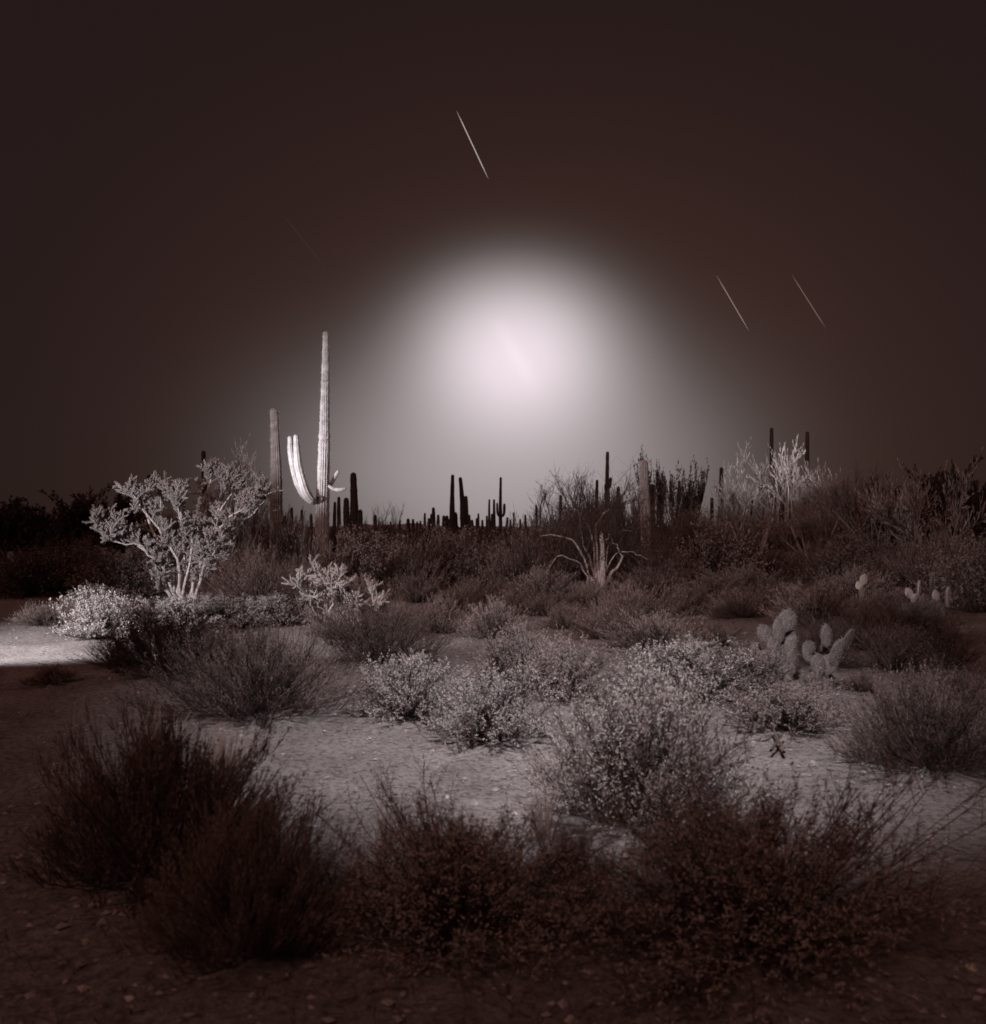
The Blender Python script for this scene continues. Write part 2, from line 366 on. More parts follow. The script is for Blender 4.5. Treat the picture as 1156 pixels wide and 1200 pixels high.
S_ = [
 # kind px base w top label
 ('near_brown', 190, 1075, 290, 850, 'dark grassy shrub in the lower left foreground with thin upright blades'),
 ('near_brown', 292, 1165, 230, 945, 'dark open shrub at lower left, its longest branch reaching right over the sand'),
 ('near_dark', 535, 1150, 290, 950, 'dark twiggy shrub at the bottom centre edge of the sand clearing'),
 ('near_dark', 662, 1070, 90, 968, 'small dark shrub squeezed between the bottom centre and bottom right shrubs'),
 ('near_dark', 880, 1175, 350, 925, 'largest foreground shrub, brown leafy tips, at bottom right'),
 ('near_leafy', 750, 1000, 215, 806, 'pale leafy shrub brightly lit on top, behind the largest foreground shrub'),
 ('near_brown', 1085, 922, 190, 800, 'dark brown spreading shrub on the right edge below the prickly pear'),
 ('leafy0', 578, 885, 128, 792, 'pale round shrub in the middle of the clearing, dark at its base'),
 ('leafy1', 478, 852, 112, 772, 'low pale shrub touching the left side of the round middle shrub'),
 ('leafmid0', 605, 815, 95, 742, 'grey shrub with pale upright tips behind the round middle shrub'),
 ('leafmid1', 660, 828, 85, 748, 'grey shrub with feathery tips at the right of the twin clump in the clearing'),
 ('broom0', 578, 755, 76, 708, 'grey dome shaped broom shrub at the back of the clearing'),
 ('brown1', 515, 745, 54, 700, 'small brown shrub just left of the grey dome shaped broom'),
 ('brown0', 450, 783, 112, 716, 'brown fine twigged shrub between the small cholla and the clearing'),
 ('brown1', 663, 740, 58, 708, 'small dark round shrub right of the grey dome shaped broom'),
 ('brown0', 745, 742, 100, 690, 'brown bushy shrub at the back of the clearing under the broken tree'),
 ('broom1', 768, 772, 116, 724, 'brown broom shrub just in front of the bushy one at the back of the clearing'),
 ('leafy1', 800, 832, 150, 756, 'wide grey leafy shrub left of the prickly pear, seeded tips lit'),
 ('leafmid0', 872, 836, 110, 762, 'grey brown shrub whose right side meets the prickly pear stems'),
 ('leafmid1', 922, 866, 112, 800, 'low brown leafy shrub in front of the prickly pear with crossed sticks beside it'),
 ('near_brown', 300, 858, 205, 745, 'wide dark brown shrub left of the clearing, twigs touching the sand'),
 ('silhouette0', 190, 805, 110, 732, 'dark leafy shrub standing out against the bright strip of sand'),
 ('near_brown', 262, 800, 100, 738, 'dark shrub filling the gap between the sand strip shrub and the wide brown one'),
 ('dark1', 62, 806, 56, 782, 'tiny dark shrub at the left edge below the bright sand'),
 ('leafy0', 118, 757, 80, 700, 'pale silvery shrub at the edge of the bright sand on the left'),
 ('leafmid1', 112, 722, 66, 685, 'brown tufted shrub behind the pale silvery one on the left'),
 ('leafy1', 200, 748, 100, 702, 'pale shrub directly below the trunks of the big cholla'),
 ('leafy0', 262, 742, 90, 702, 'pale shrub right of the big cholla trunks'),
 ('leafy1', 325, 738, 80, 702, 'pale shrub below the thin left saguaro'),
 ('brown0', 55, 735, 60, 708, 'brown low shrub at the left edge above the bright sand'),
 ('brown1', 418, 735, 74, 694, 'brown shrub under the right branches of the small cholla'),
 ('brown0', 562, 709, 78, 680, 'low brown shrub behind the grey dome shaped broom'),
 ('brown1', 490, 706, 70, 672, 'low brown shrub right behind the small cholla tips'),
 ('broom0', 640, 709, 88, 668, 'rounded brown shrub left of the broken tree base'),
 ('broom1', 700, 712, 76, 682, 'rounded brown shrub in front of the broken tree base'),
 ('brown0', 768, 704, 92, 668, 'rounded brown shrub right of the broken tree base'),
 ('brown1', 835, 708, 96, 672, 'brown shrub behind the strip of sand left of the prickly pear'),
 ('broom0', 880, 696, 80, 664, 'brown shrub in shade above the prickly pear'),
 ('broom1', 958, 742, 100, 692, 'bushy brown shrub right behind the prickly pear'),
 ('brown0', 905, 712, 76, 684, 'small brown shrub peeking over the tall prickly pear pads'),
 ('brown1', 1032, 730, 90, 690, 'dark brown shrub between the two far prickly pears'),
 ('wiry0', 1045, 795, 110, 735, 'dark wiry shrub right of the prickly pear, in shade'),
 ('wiry1', 1105, 790, 80, 716, 'dark wiry shrub at the right edge below the far prickly pear'),
 ('broom0', 1000, 706, 84, 668, 'brown broom shrub under the small pale prickly pear pads'),
 ('wiry0', 965, 790, 90, 728, 'dark wiry shrub directly behind the fanned prickly pear'),
 ('brown1', 1005, 768, 90, 712, 'dark brown shrub between the fanned prickly pear and the small pale pads'),
 ('wiry1', 1070, 752, 100, 706, 'dark wiry shrub in front of the far lit prickly pear'),
 ('brown0', 705, 752, 60, 716, 'dark brown shrub at the right rim of the back of the clearing'),
 ('brown1', 838, 762, 56, 732, 'low brown shrub on the sand strip just above the wide grey leafy shrub'),
 ('brown0', 600, 720, 66, 690, 'low brown shrub behind and right of the grey dome shaped broom'),
 ('brown1', 640, 722, 60, 694, 'low brown shrub behind the small dark round one'),
 ('brown0', 868, 728, 80, 696, 'dark brown shrub at the right end of the sand strip'),
 ('brown1', 800, 722, 76, 688, 'dark brown shrub above the left end of the sand strip'),
 ('brown0', 535, 716, 50, 690, 'tiny brown shrub behind the small brown one left of the grey dome'),
 ('broom0', 398, 755, 70, 712, 'brown broom shrub in front of the small cholla'),
 ('wiry0', 140, 790, 70, 752, 'dark wiry shrub on the edge of the bright sand'),
 ('brown0', 470, 742, 44, 712, 'little brown shrub beside the low tuft of the small cholla'),
 ('wiry1', 1120, 850, 80, 780, 'dark wiry shrub cut by the right frame edge'),
 ('brown1', 1010, 815, 50, 790, 'small dark shrub on shaded sand right of the fanned prickly pear'),
]
for s in S_: put(*s, group=GB)
# two extra tall bright tip clumps and the grass look at lower left
GT = 'wiry shrubs of the dark thicket'
T_ = [
 (60, 700, 110, 640, 'dark shrub under the black trees at the left edge'),
 (160, 702, 90, 640, 'dark shrub left of the big cholla trunks'),
 (300, 716, 86, 640, 'thicket shrub with bare pale twigs under the thin left saguaro'),
 (345, 700, 70, 618, 'thicket shrub between the two pale left saguaros'),
 (352, 716, 60, 655, 'thicket shrub just behind the small cholla'),
 (415, 700, 74, 622, 'thicket shrub hiding the foot of the tall pale saguaro on its right'),
 (445, 690, 80, 618, 'thicket shrub below the stout dark three armed saguaro'),
 (475, 696, 70, 634, 'thicket shrub left of the middle saguaro group'),
 (505, 690, 78, 626, 'arching thicket shrub left below the two tallest middle saguaros'),
 (545, 692, 74, 622, 'arching thicket shrub right below the two tallest middle saguaros'),
 (585, 688, 78, 628, 'thicket shrub below the needle thin middle saguaro'),
 (622, 694, 70, 618, 'thicket shrub left of the broken tree'),
 (652, 684, 74, 600, 'thicket shrub with twigs behind the broken tree on the left'),
 (690, 680, 80, 596, 'thicket shrub right behind the broken tree'),
 (728, 688, 70, 630, 'thicket shrub between the broken tree and the grey club saguaro'),
 (768, 692, 80, 650, 'thicket shrub hiding the foot of the grey club saguaro'),
 (805, 684, 84, 592, 'dark thicket shrub right of the grey club saguaro'),
 (845, 690, 80, 608, 'dark thicket shrub left of the pale right tree'),
 (880, 684, 76, 616, 'thicket shrub under the left boughs of the pale right tree'),
 (925, 682, 80, 652, 'thicket shrub at the foot of the pale right tree'),
 (968, 688, 80, 634, 'thicket shrub on the right of the pale right tree'),
 (1012, 690, 86, 622, 'thicket shrub behind the small pale prickly pear pads'),
 (1055, 700, 90, 634, 'thicket shrub behind the far right prickly pear'),
 (1100, 705, 90, 630, 'thicket shrub at the right edge'),
 (30, 702, 100, 640, 'dark shrub leaving the frame at the far left'),
 (1145, 720, 90, 630, 'thicket shrub half out of the frame on the right'),
 (95, 690, 90, 630, 'dark shrub below the gap between the two black trees'),
]
for n, s in enumerate(T_):
    k = ['wiry0', 'dark0', 'wiry1', 'brown0'][n % 4]
    px, base, w, top, lab = s
    put(k, px, base, w * 1.25, top, lab, group=GT, mound=0)
G2 = 'dark scrub on the desert plain behind the thicket'
xs = list(range(20, 1150, 34))
near_what = lambda px: ('behind the black trees' if px < 130 else 'behind the big cholla' if px < 310 else 'between the pale saguaros' if px < 375 else
   'behind the stout three armed saguaro' if px < 450 else 'left of the two tallest middle saguaros' if px < 525 else 'below the middle saguaros' if px < 610 else
   'behind the broken tree' if px < 740 else 'behind the grey club saguaro' if px < 830 else 'behind the pale right tree' if px < 990 else 'behind the dark right trees')
cnt = {}
for n, px in enumerate(xs):
    w_ = near_what(px); cnt[w_] = cnt.get(w_, 0) + 1
    o = put(['wiry1', 'brown0', 'wiry0', 'brown1'][n % 4], px + rng.uniform(-6, 6), 641 + rng.uniform(-3, 6), 64, 614 + rng.uniform(0, 8) - (10 if px > 640 or px < 330 else 0),
        '%s of the dark far shrubs %s' % (['leftmost', 'second from left', 'third from left', 'fourth from left', 'fifth from left', 'sixth from left', 'seventh from left', 'eighth from left'][cnt[w_] - 1], w_), group=G2, mound=0)

# ------------------------------------------------------------------ saguaros
def column(pts, rad, m, name, parent, ribs=14, rows=None, depth=.09, rough=.0, k=3):
    """fluted column along a polyline; rad = (bottom, top) or list per point; rounded tip"""
    pts = np.asarray(pts, float)
    seg = np.linalg.norm(np.diff(pts, axis=0), axis=1); cum = np.concatenate([[0], np.cumsum(seg)]); L = cum[-1]
    rad = np.asarray(rad, float)
    if len(rad) == 2: rad = np.interp(cum / L, [0, 1], rad)
    rows = rows or 26
    rt = rad[-1]
    s = np.concatenate([np.linspace(0, L - rt, rows), L - rt + rt * np.sin(np.linspace(.2, pi / 2, 6))])
    C_ = np.stack([np.interp(s, cum, pts[:, i]) for i in range(3)], 1)
    # smooth the centre line
    for _ in range(2): C_[1:-7] = (C_[:-8] + 2 * C_[1:-7] + C_[2:-6]) / 4
    R_ = np.interp(s, cum, rad)
    R_[rows:] = rt * np.cos(np.linspace(.2, pi / 2, 6)); R_[-1] = rt * .02
    R_[:rows] *= 1 + rough * rng.normal(size=rows)
    T = np.gradient(C_, axis=0); T /= np.linalg.norm(T, axis=1, keepdims=True) + 1e-9
    ref = np.array([0., 1., .02]); n1 = np.cross(T, ref); n1 /= np.linalg.norm(n1, axis=1, keepdims=True) + 1e-9
    n2 = np.cross(T, n1)
    na = ribs * k; a = np.arange(na) * 2 * pi / na
    prof = 1 + depth * (np.abs(np.cos(a * ribs / 2)) - .6)
    V = C_[:, None] + R_[:, None, None] * prof[None, :, None] * (n1[:, None] * np.cos(a)[None, :, None] + n2[:, None] * np.sin(a)[None, :, None])
    idx = np.arange(len(s) * na).reshape(len(s), na)
    A = idx[:-1]; B = idx[1:]
    fc = np.stack([A, np.roll(A, -1, 1), np.roll(B, -1, 1), B], -1).reshape(-1, 4)
    mb = MB(); mb.add(V.reshape(-1, 3), fc)
    o = mb.build(name, m, parent, smooth=False)
    return o, (C_, R_, n1, n2, ribs, depth)
def rib_spines(info, parent, length, step, m=None, w=.0012):
    C_, R_, n1, n2, ribs, depth = info
    s = np.concatenate([[0], np.cumsum(np.linalg.norm(np.diff(C_, axis=0), axis=1))])
    q = np.arange(step, s[-1] - .02, step)
    a = np.arange(ribs) * 2 * pi / ribs
    qq, aa = np.meshgrid(q, a); qq = qq.ravel() + rng.uniform(-.2, .2, qq.size) * step; aa = aa.ravel()
    I = lambda arr: np.stack([np.interp(qq, s, arr[:, i]) for i in range(3)], 1)
    N = I(n1) * np.cos(aa)[:, None] + I(n2) * np.sin(aa)[:, None]
    P = I(C_) + N * (np.interp(qq, s, R_) * (1 + depth * .4))[:, None]
    P = np.repeat(P, 4, 0); N = np.repeat(N, 4, 0) * .7 + unit(len(P))  * .8
    mb = MB(); mb.spikes(P, N, rng.uniform(.5, 1.2, len(P)) * length, w)
    mb.build('spines', m or M_spine, parent)

def px3(px, py, d, dy=0.0):
    """point that stands d metres out, at pixel px,py"""
    return np.array([wx(px, d), d + dy, H - (py - HY) / F * d])
def rel(pts, d, ox, oy):      # list of (px,py[,dy]) -> offsets from a base at (ox,oy,0)
    out = []
    for p in pts:
        q = px3(p[0], p[1], d, p[2] if len(p) > 2 else 0.0); out.append(q - np.array([ox, oy, 0]))
    return np.array(out)

# tall pale saguaro
D1 = 25.0; bx = wx(378, D1)
sg = empty('saguaro_cactus', (bx, D1, 0)); tag(sg, 'tallest pale saguaro, brightly lit, with two upswept arms on its left', 'cactus')
k_ = D1 / F
tr = [(377.5, 675), (377.5, 640), (378, 600), (379, 560), (380, 520), (380.5, 480), (381.3, 430), (381.6, 387)]
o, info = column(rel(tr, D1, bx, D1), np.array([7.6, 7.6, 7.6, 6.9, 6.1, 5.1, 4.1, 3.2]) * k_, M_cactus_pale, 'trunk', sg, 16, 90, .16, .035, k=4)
rib_spines(info, sg, .05, .055)
arm1 = [(372, 590, 0), (366, 588, -.1), (357, 580, -.15), (350, 566, -.15), (345, 548, -.15), (342, 530, -.15), (341, 511, -.15)]
o, i1 = column(rel(arm1, D1 + .35, bx, D1), np.array([2.2, 3.6, 4.0, 4.0, 3.8, 3.4, 2.6]) * k_, M_cactus_pale, 'arm', sg, 11, 40, .16, .03)
rib_spines(i1, sg, .04, .06)
arm2 = [(374, 588, 0), (368, 588, -.3), (361, 578, -.3), (355.5, 560, -.3), (352, 545, -.3), (350.5, 528, -.3), (349.5, 510, -.3)]
o, i2 = column(rel(arm2, D1, bx, D1), np.array([1.8, 4.6, 5.1, 4.8, 4.3, 3.6, 2.6]) * k_, M_cactus_pale, 'arm', sg, 11, 40, .16, .03)
rib_spines(i2, sg, .04, .06)
arm3 = [(384, 572), (388, 568), (391, 562), (394, 556), (397, 551)]
column(rel(arm3, D1 + .1, bx, D1), np.array([1.2, 1.9, 2.2, 2.2, 1.5]) * k_, M_cactus_pale, 'arm', sg, 8, 14, .16, .03)
arm4 = [(385, 569), (390, 572.5), (396, 574), (402, 573.5), (406, 572)]
column(rel(arm4, D1 - .1, bx, D1), np.array([1.4, 2.2, 2.3, 2.0, 1.2]) * k_, M_cactus_pale, 'arm', sg, 8, 14, .16, .03)
mb = MB()                                                      # old arm scar: a dark woody boot facing the camera
aa = np.linspace(0, 2 * pi, 17)[:-1]
cpt = px3(376.5, 585, D1, -.17) - np.array([bx, D1, 0])
rings = []
for rr_, dy in ((.10, .08), (.115, .0), (.10, -.05), (.075, -.06), (.045, .01), (.005, .03)):
    rings.append(np.stack([cpt[0] + np.cos(aa) * rr_ * (1 + .1 * np.sin(3 * aa)), np.full(16, cpt[1] + dy), cpt[2] + np.sin(aa) * rr_], 1))
idx = np.arange(96).reshape(6, 16); A = idx[:-1]; B = idx[1:]
mb.add(np.concatenate(rings), np.stack([A, np.roll(A, -1, 1), np.roll(B, -1, 1), B], -1).reshape(-1, 4))
mb.build('scar', M_scar, sg)

# thin saguaro at its left
D2 = 26.0; bx = wx(323.5, D2); k_ = D2 / F
sg2 = empty('saguaro_cactus', (bx, D2, 0)); tag(sg2, 'thin dim armless saguaro standing left of the tallest pale one', 'cactus')
tr = [(324, 675), (324, 640), (324, 600), (323.8, 560), (323, 530), (321.8, 505), (321, 477)]
o, info = column(rel(tr, D2, bx, D2), np.array([6.6, 6.7, 6.9, 6.3, 5.2, 4.6, 4.0]) * k_, M_cactus, 'trunk', sg2, 15, 70, .16, .03, k=4)
rib_spines(info, sg2, .05, .06)
# grey club saguaro on the right
D3 = 33.0; bx = wx(755, D3); k_ = D3 / F
sg3 = empty('saguaro_cactus', (bx, D3, 0)); tag(sg3, 'grey club shaped saguaro with a rounded head rising from the thicket right of centre', 'cactus')
tr = [(757, 662), (757, 620), (756, 590), (755, 565), (754.8, 538.5)]
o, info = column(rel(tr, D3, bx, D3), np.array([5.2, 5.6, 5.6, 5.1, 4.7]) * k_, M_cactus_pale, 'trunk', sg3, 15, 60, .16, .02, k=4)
rib_spines(info, sg3, .05, .07)

GS = 'dark saguaros standing on the desert plain'
def saguaro(px, top, w, label, hgt=7.0, arms=(), lean=0, bulge=1.15, scars=0, group=GS):
    d = (hgt - H) * F / (HY - top); x = wx(px, d)
    if w < 4.5: w *= 1.22
    r_ = w / 2 / F * d
    root = empty('saguaro_cactus', (x, d, 0)); tag(root, label, 'cactus', group)
    lx = lean / F * d
    z = np.linspace(-.1, hgt, 9); f = z / hgt
    pts = np.stack([lx * (np.maximum(f, 0) ** 1.5) - lx + 0.04 * np.sin(f * 4 + px), 0.05 * np.sin(f * 3), z], 1)
    prof = r_ * np.interp(f, [0, .35, .7, 1], [bulge * .9, bulge, 1.02, .8])
    near = d < 60
    column(pts, prof, M_cactus_unlit, 'trunk', root, 12 if near else 8, 40 if near else 20, .16, .03, k=3 if near else 2)
    for (ax, atop, aw, join) in arms:                          # arm: pixel x, pixel top, pixel width, join height fraction
        dx = wx(ax, d) - x; zt = H - (atop - HY) / F * d; zj = hgt * join; ar = aw / 2 / F * d
        dy = rng.uniform(-.25, .25)
        p = np.array([[0, 0, zj], [dx * .45, dy * .5, zj - .08], [dx * .85, dy, zj + .12], [dx, dy, zj + .55], [dx * 1.0, dy, (zj + .55 + zt) / 2], [dx * 1.01, dy, max(zt, zj + .8)]])
        column(p, np.array([.6, .85, .95, 1, 1, .8]) * ar, M_cactus_unlit, 'arm', root, 9 if near else 7, 22 if near else 14, .16, .03, k=2)
    return root
saguaro(414.5, 553.5, 8.2, 'stout dark saguaro with two thick arms, right of the tallest pale saguaro', 5.0, [(406, 583, 7, .25), (423, 597, 6, .2)], bulge=1.3)
saguaro(397.5, 582, 3.4, 'slim dark saguaro close to the right side of the tall pale trunk', 5.2)
saguaro(392.5, 588, 3.0, 'slimmer, shorter dark saguaro tight against the tall pale trunk', 4.6)
saguaro(238.5, 528, 6, 'dark saguaro tip poking above the crown of the big cholla', 7.2)
saguaro(174, 556, 6, 'dark saguaro tip behind the upper left crown of the big cholla', 5.8)
saguaro(152, 568, 5, 'short dark saguaro behind the left branches of the big cholla', 5.0)
saguaro(299.5, 572, 5, 'dark saguaro between the big cholla and the thin left saguaro', 5.2)
saguaro(342, 594.5, 3, 'small far saguaro just right of the thin left saguaro', 5.0)
saguaro(354, 597, 2.6, 'small far saguaro midway between the two pale left saguaros', 5.0)
saguaro(365, 602, 2.6, 'tiny far saguaro left against the tall pale trunk', 4.5)
saguaro(334, 604, 2.6, 'tiny far saguaro touching the thin left saguaro', 4.2)
saguaro(440, 603, 3.2, 'small dark saguaro stub amid the leafless tree left of centre', 4.3)
saguaro(530.5, 556, 3.8, 'left one of the two tallest middle saguaros, straight and slim', 7.4, bulge=1.35)
saguaro(539.5, 559, 4.0, 'right one of the two tallest middle saguaros, leaning left', 7.2, [(535.5, 602, 2.6, .2)], lean=-4, bulge=1.45)
saguaro(546.3, 581, 4.0, 'third middle saguaro, two headed, right of the tallest pair', 5.6, [(543.2, 586, 2.4, .5)], bulge=1.3)
saguaro(587, 559, 2.6, 'needle thin tall saguaro in the middle with low arms on both sides', 7.6, [(583, 589, 2.6, .38), (591.3, 590, 3.2, .38)], bulge=1.35)
saguaro(579.5, 585, 2.4, 'slim dark saguaro just left of the needle thin one', 6.0)
saguaro(573.8, 585, 2.0, 'thinner slim saguaro second to the left of the needle thin one', 6.2)
saguaro(570.6, 604, 2.0, 'tiny far saguaro left of the two slim ones', 4.4)
saguaro(561, 601.5, 2.0, 'tiny far saguaro midway between the tallest pair and the needle thin one', 5.0)
saguaro(558.6, 607, 1.8, 'tiny stub of a far saguaro, left of the midway one', 4.0)
saguaro(553.5, 609, 3.0, 'squat far saguaro right of the two headed one', 3.4)
saguaro(534.3, 600, 3.0, 'squat far saguaro in the narrow gap between the tallest pair', 4.6)
saguaro(528, 607, 2.6, 'low far saguaro leaning on the left foot of the tallest pair', 4.0, lean=1.5)
saguaro(550, 603, 2.4, 'slim low saguaro hugging the right side of the two headed one', 4.6, lean=-1)
saguaro(565.5, 609, 2.2, 'tiny far saguaro between the midway one and the tiny one by the slim two', 3.6)
saguaro(576.6, 602, 2.4, 'short far saguaro squeezed between the two slim ones', 4.4)
saguaro(594.6, 606, 2.4, 'short far saguaro against the right arm of the needle thin one', 4.0)
saguaro(503, 607, 2.6, 'short far saguaro between the slender alone one and the one with the short arm', 3.8)
saguaro(489, 611, 2.0, 'tiny far saguaro right of the two stubby ones', 3.2)
saguaro(610, 608, 2.0, 'tiny far saguaro at the left foot of the trees right of centre', 3.8)
saguaro(616, 603, 2.2, 'small far saguaro in the first twigs of the trees right of centre', 4.4)
saguaro(458, 611, 2.0, 'tiny far saguaro showing through the tiny leafless trees', 3.4)
saguaro(524, 604, 3.6, 'squat far saguaro left against the tallest pair', 4.2)
saguaro(520.2, 604, 3.4, 'squat far saguaro second left of the tallest pair', 4.4)
saguaro(513.6, 603, 2.8, 'far saguaro third left of the tallest pair', 4.6)
saguaro(508, 594.5, 3.4, 'far dark saguaro with a short arm, left of the tallest pair', 5.4, [(505.8, 602, 3.2, .4)])
saguaro(498.3, 601, 2.2, 'slender far saguaro standing alone left of the one with the short arm', 5.0)
saguaro(493, 610, 2.0, 'tiny far saguaro left of the slender alone one', 3.4)
saguaro(484.4, 608, 2.6, 'right one of two stubby far saguaros left of centre', 3.8)
saguaro(478.7, 607.5, 3.4, 'left one of two stubby far saguaros left of centre', 3.8)
saguaro(468.6, 609, 2.0, 'leftmost tiny far saguaro right of the leafless trees', 3.6)
saguaro(598.6, 609, 2.2, 'tiny far saguaro right of the needle thin one', 3.6)
saguaro(602.3, 600.5, 1.8, 'thin far saguaro second right of the needle thin one', 5.0)
saguaro(629, 592, 2.2, 'thin far saguaro left of the leafless trees right of centre', 5.4)
saguaro(657, 580, 3.0, 'dark saguaro inside the leafless trees above the broken tree', 5.4)
saguaro(712.4, 529, 3.6, 'tall thin dark saguaro above the trees right of the broken tree', 7.6, [(716.5, 559, 3.4, .62), (709.4, 572, 3, .55)], bulge=1.6)
saguaro(700, 562, 3.2, 'dark saguaro just left of the tall thin one above the trees', 5.8)
saguaro(725, 570, 3.6, 'short dark saguaro between the tall thin one and the grey club', 5.2)
saguaro(764, 567, 7.0, 'thick brown saguaro half hidden behind the grey club saguaro', 4.6)
saguaro(796, 563, 3.6, 'dark saguaro in the trees right of the grey club', 5.4)
saguaro(807, 576, 3.4, 'shorter dark saguaro at the right end of the same trees', 4.8)
saguaro(845.4, 547.5, 4.0, 'dark saguaro standing clear between the right trees', 6.4, bulge=1.25)
saguaro(834.3, 583, 3.4, 'short dark saguaro left of the one standing clear', 4.6)
saguaro(905.8, 501, 4.8, 'tallest of the dark saguaros within the pale right tree', 8.2, bulge=1.45)
saguaro(916.4, 528, 4.6, 'dark saguaro right beside the tallest one in the pale right tree', 6.8, bulge=1.35)
saguaro(946.4, 505.5, 5.0, 'dark saguaro rising from the bright crown of the pale right tree', 8.0)
saguaro(927, 548, 4.4, 'shorter dark saguaro between the two bright halves of the pale tree', 6.0)
saguaro(892.3, 554.5, 3.8, 'dark saguaro between the bright left crown and the tallest dark one', 5.8)
saguaro(882, 572, 3.2, 'short dark saguaro below the bright left crown', 5.0)
saguaro(868, 580, 3.2, 'short dark saguaro at the left below the bright left crown', 4.8)

# ------------------------------------------------------------------ trees
def grow(start, dirv, L, r, levels, nchild, spreads, up=.25, wig=.12, ratio=.68, K=5):
    out = [[] for _ in range(levels)]
    def rec(p, d, L, r, lv):
        pts = [p]; dd = d.copy()
        for i in range(K - 1):
            dd = dd + rng.normal(size=3) * wig + np.array([0, 0, up * .25]); dd /= np.linalg.norm(dd)
            q = pts[-1] + dd * L / (K - 1)
            if q[2] < .02: q[2] = .02
            pts.append(q)
        pts = np.array(pts); rad = np.linspace(r, r * .55, K)
        out[lv].append((pts, rad))
        if lv + 1 < levels:
            n = nchild[lv]
            for c in range(n):
                t = rng.uniform(.3, 1.0) if c else 1.0
                k = min(int(t * (K - 1)), K - 2); fr = t * (K - 1) - k
                b = pts[k] * (1 - fr) + pts[k + 1] * fr
                nd = dd + unit(1)[0] * spreads[lv] + np.array([0, 0, up]); nd /= np.linalg.norm(nd)
                rec(b, nd, L * ratio * rng.uniform(.7, 1.2), r * .6 * (1 - .3 * t), lv + 1)
    for s0, d0 in zip(start, dirv): rec(np.array(s0, float), np.array(d0, float) / np.linalg.norm(d0), L * rng.uniform(.85, 1.15), r, 0)
    return out
def tree(name, kind='broom', seedn=0, h=1.0, mats=(None, None, None), stems=4, lv=4, nch=(4, 5, 6), lean=.5, leafn=9, ll=.03, lw=.005, up=.3, r0=.02, spread=.75):
    a = rng.uniform(0, 6.28) + np.arange(stems) * 6.28 / stems
    dirs = [np.array([math.cos(t) * lean, math.sin(t) * lean, 1]) for t in a]
    br = grow([(math.cos(t) * .02, math.sin(t) * .02, 0) for t in a], dirs, .42, r0, lv, nch, (spread, spread, spread * .9), up=up)
    root = empty(name)
    tk = MB(); cr = MB()
    P0 = np.array([b[0] for b in br[0] + br[1]]); R0 = np.array([b[1] for b in br[0] + br[1]])
    tk.tubes(P0, R0, 6)
    tk.build('trunk', mats[0], root, True)
    Pc = np.array([b[0] for l in br[2:] for b in l]); Rc = np.array([b[1] for l in br[2:] for b in l])
    cr.tubes(Pc, np.maximum(Rc, .0012), 3)
    L_ = br[-1]
    P = np.array([b[0] for b in L_]); n = len(P)
    j = np.repeat(np.arange(n), leafn); t = rng.uniform(.1, 1, len(j)) * 4 - 1e-6; k = t.astype(int); k = np.minimum(k, 3); fr = (t - k)[:, None]
    p = P[j, k] * (1 - fr) + P[j, k + 1] * fr
    d = (P[j, k + 1] - P[j, k]); d /= np.linalg.norm(d, axis=1, keepdims=True) + 1e-9
    d = d + unit(len(j)) * (.45 if kind == 'broom' else 1.0) + np.array([0, 0, .25])
    lf = MB(); lf.leaves(p, d, rng.uniform(.6, 1.3, len(j)) * ll, lw * rng.uniform(.7, 1.3, len(j)))
    c_ = cr.build('crown', mats[1], root)
    lf.build('foliage', mats[2], c_)
    # normalise to height 1, radius .5-ish
    zmax = np.percentile(P[:, :, 2], 98.5); rad = np.percentile(np.hypot(P[:, :, 0], P[:, :, 1]), 97)
    root['_n'] = (float(zmax), float(rad))
    return root
TR = {
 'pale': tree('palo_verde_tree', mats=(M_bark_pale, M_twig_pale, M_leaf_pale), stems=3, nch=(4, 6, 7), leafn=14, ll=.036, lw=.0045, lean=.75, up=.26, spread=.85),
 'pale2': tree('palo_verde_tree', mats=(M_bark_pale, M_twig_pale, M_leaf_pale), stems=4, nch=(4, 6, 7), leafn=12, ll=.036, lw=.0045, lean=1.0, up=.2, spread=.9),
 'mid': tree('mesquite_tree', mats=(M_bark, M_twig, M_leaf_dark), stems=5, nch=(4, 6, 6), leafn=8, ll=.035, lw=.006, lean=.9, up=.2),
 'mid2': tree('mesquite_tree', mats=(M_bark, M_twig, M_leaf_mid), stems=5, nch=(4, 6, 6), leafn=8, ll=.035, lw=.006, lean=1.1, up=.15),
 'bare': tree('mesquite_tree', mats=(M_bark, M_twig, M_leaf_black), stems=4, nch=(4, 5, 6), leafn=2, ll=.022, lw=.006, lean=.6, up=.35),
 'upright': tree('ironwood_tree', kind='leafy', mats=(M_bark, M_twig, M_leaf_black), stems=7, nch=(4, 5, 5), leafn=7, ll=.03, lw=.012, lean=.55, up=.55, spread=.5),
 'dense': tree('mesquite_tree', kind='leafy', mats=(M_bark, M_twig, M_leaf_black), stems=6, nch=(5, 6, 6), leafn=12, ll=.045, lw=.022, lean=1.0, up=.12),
}
def put_tree(kind, px, base, w, top, label, group=None, rz=None, cat='tree', droot=None):
    d = dist(base); x = wx(px, d)
    zm, rad = TR[kind]['_n']
    h = H - (top - HY) / F * d; r_ = w / 2 / F * d
    o = use(TR[kind]); o.location = (x, d, 0); o['_g'] = 1
    o.scale = (r_ / rad, r_ / rad, h / zm); o.rotation_euler = (0, 0, rng.uniform(0, 6.28) if rz is None else rz)
    tag(o, label, cat, group); return o
GX = 'trees edging the thicket'
put_tree('pale', 948, 668, 125, 532, 'bright crowned pale tree with a forked white trunk on the right', GX, rz=.4)
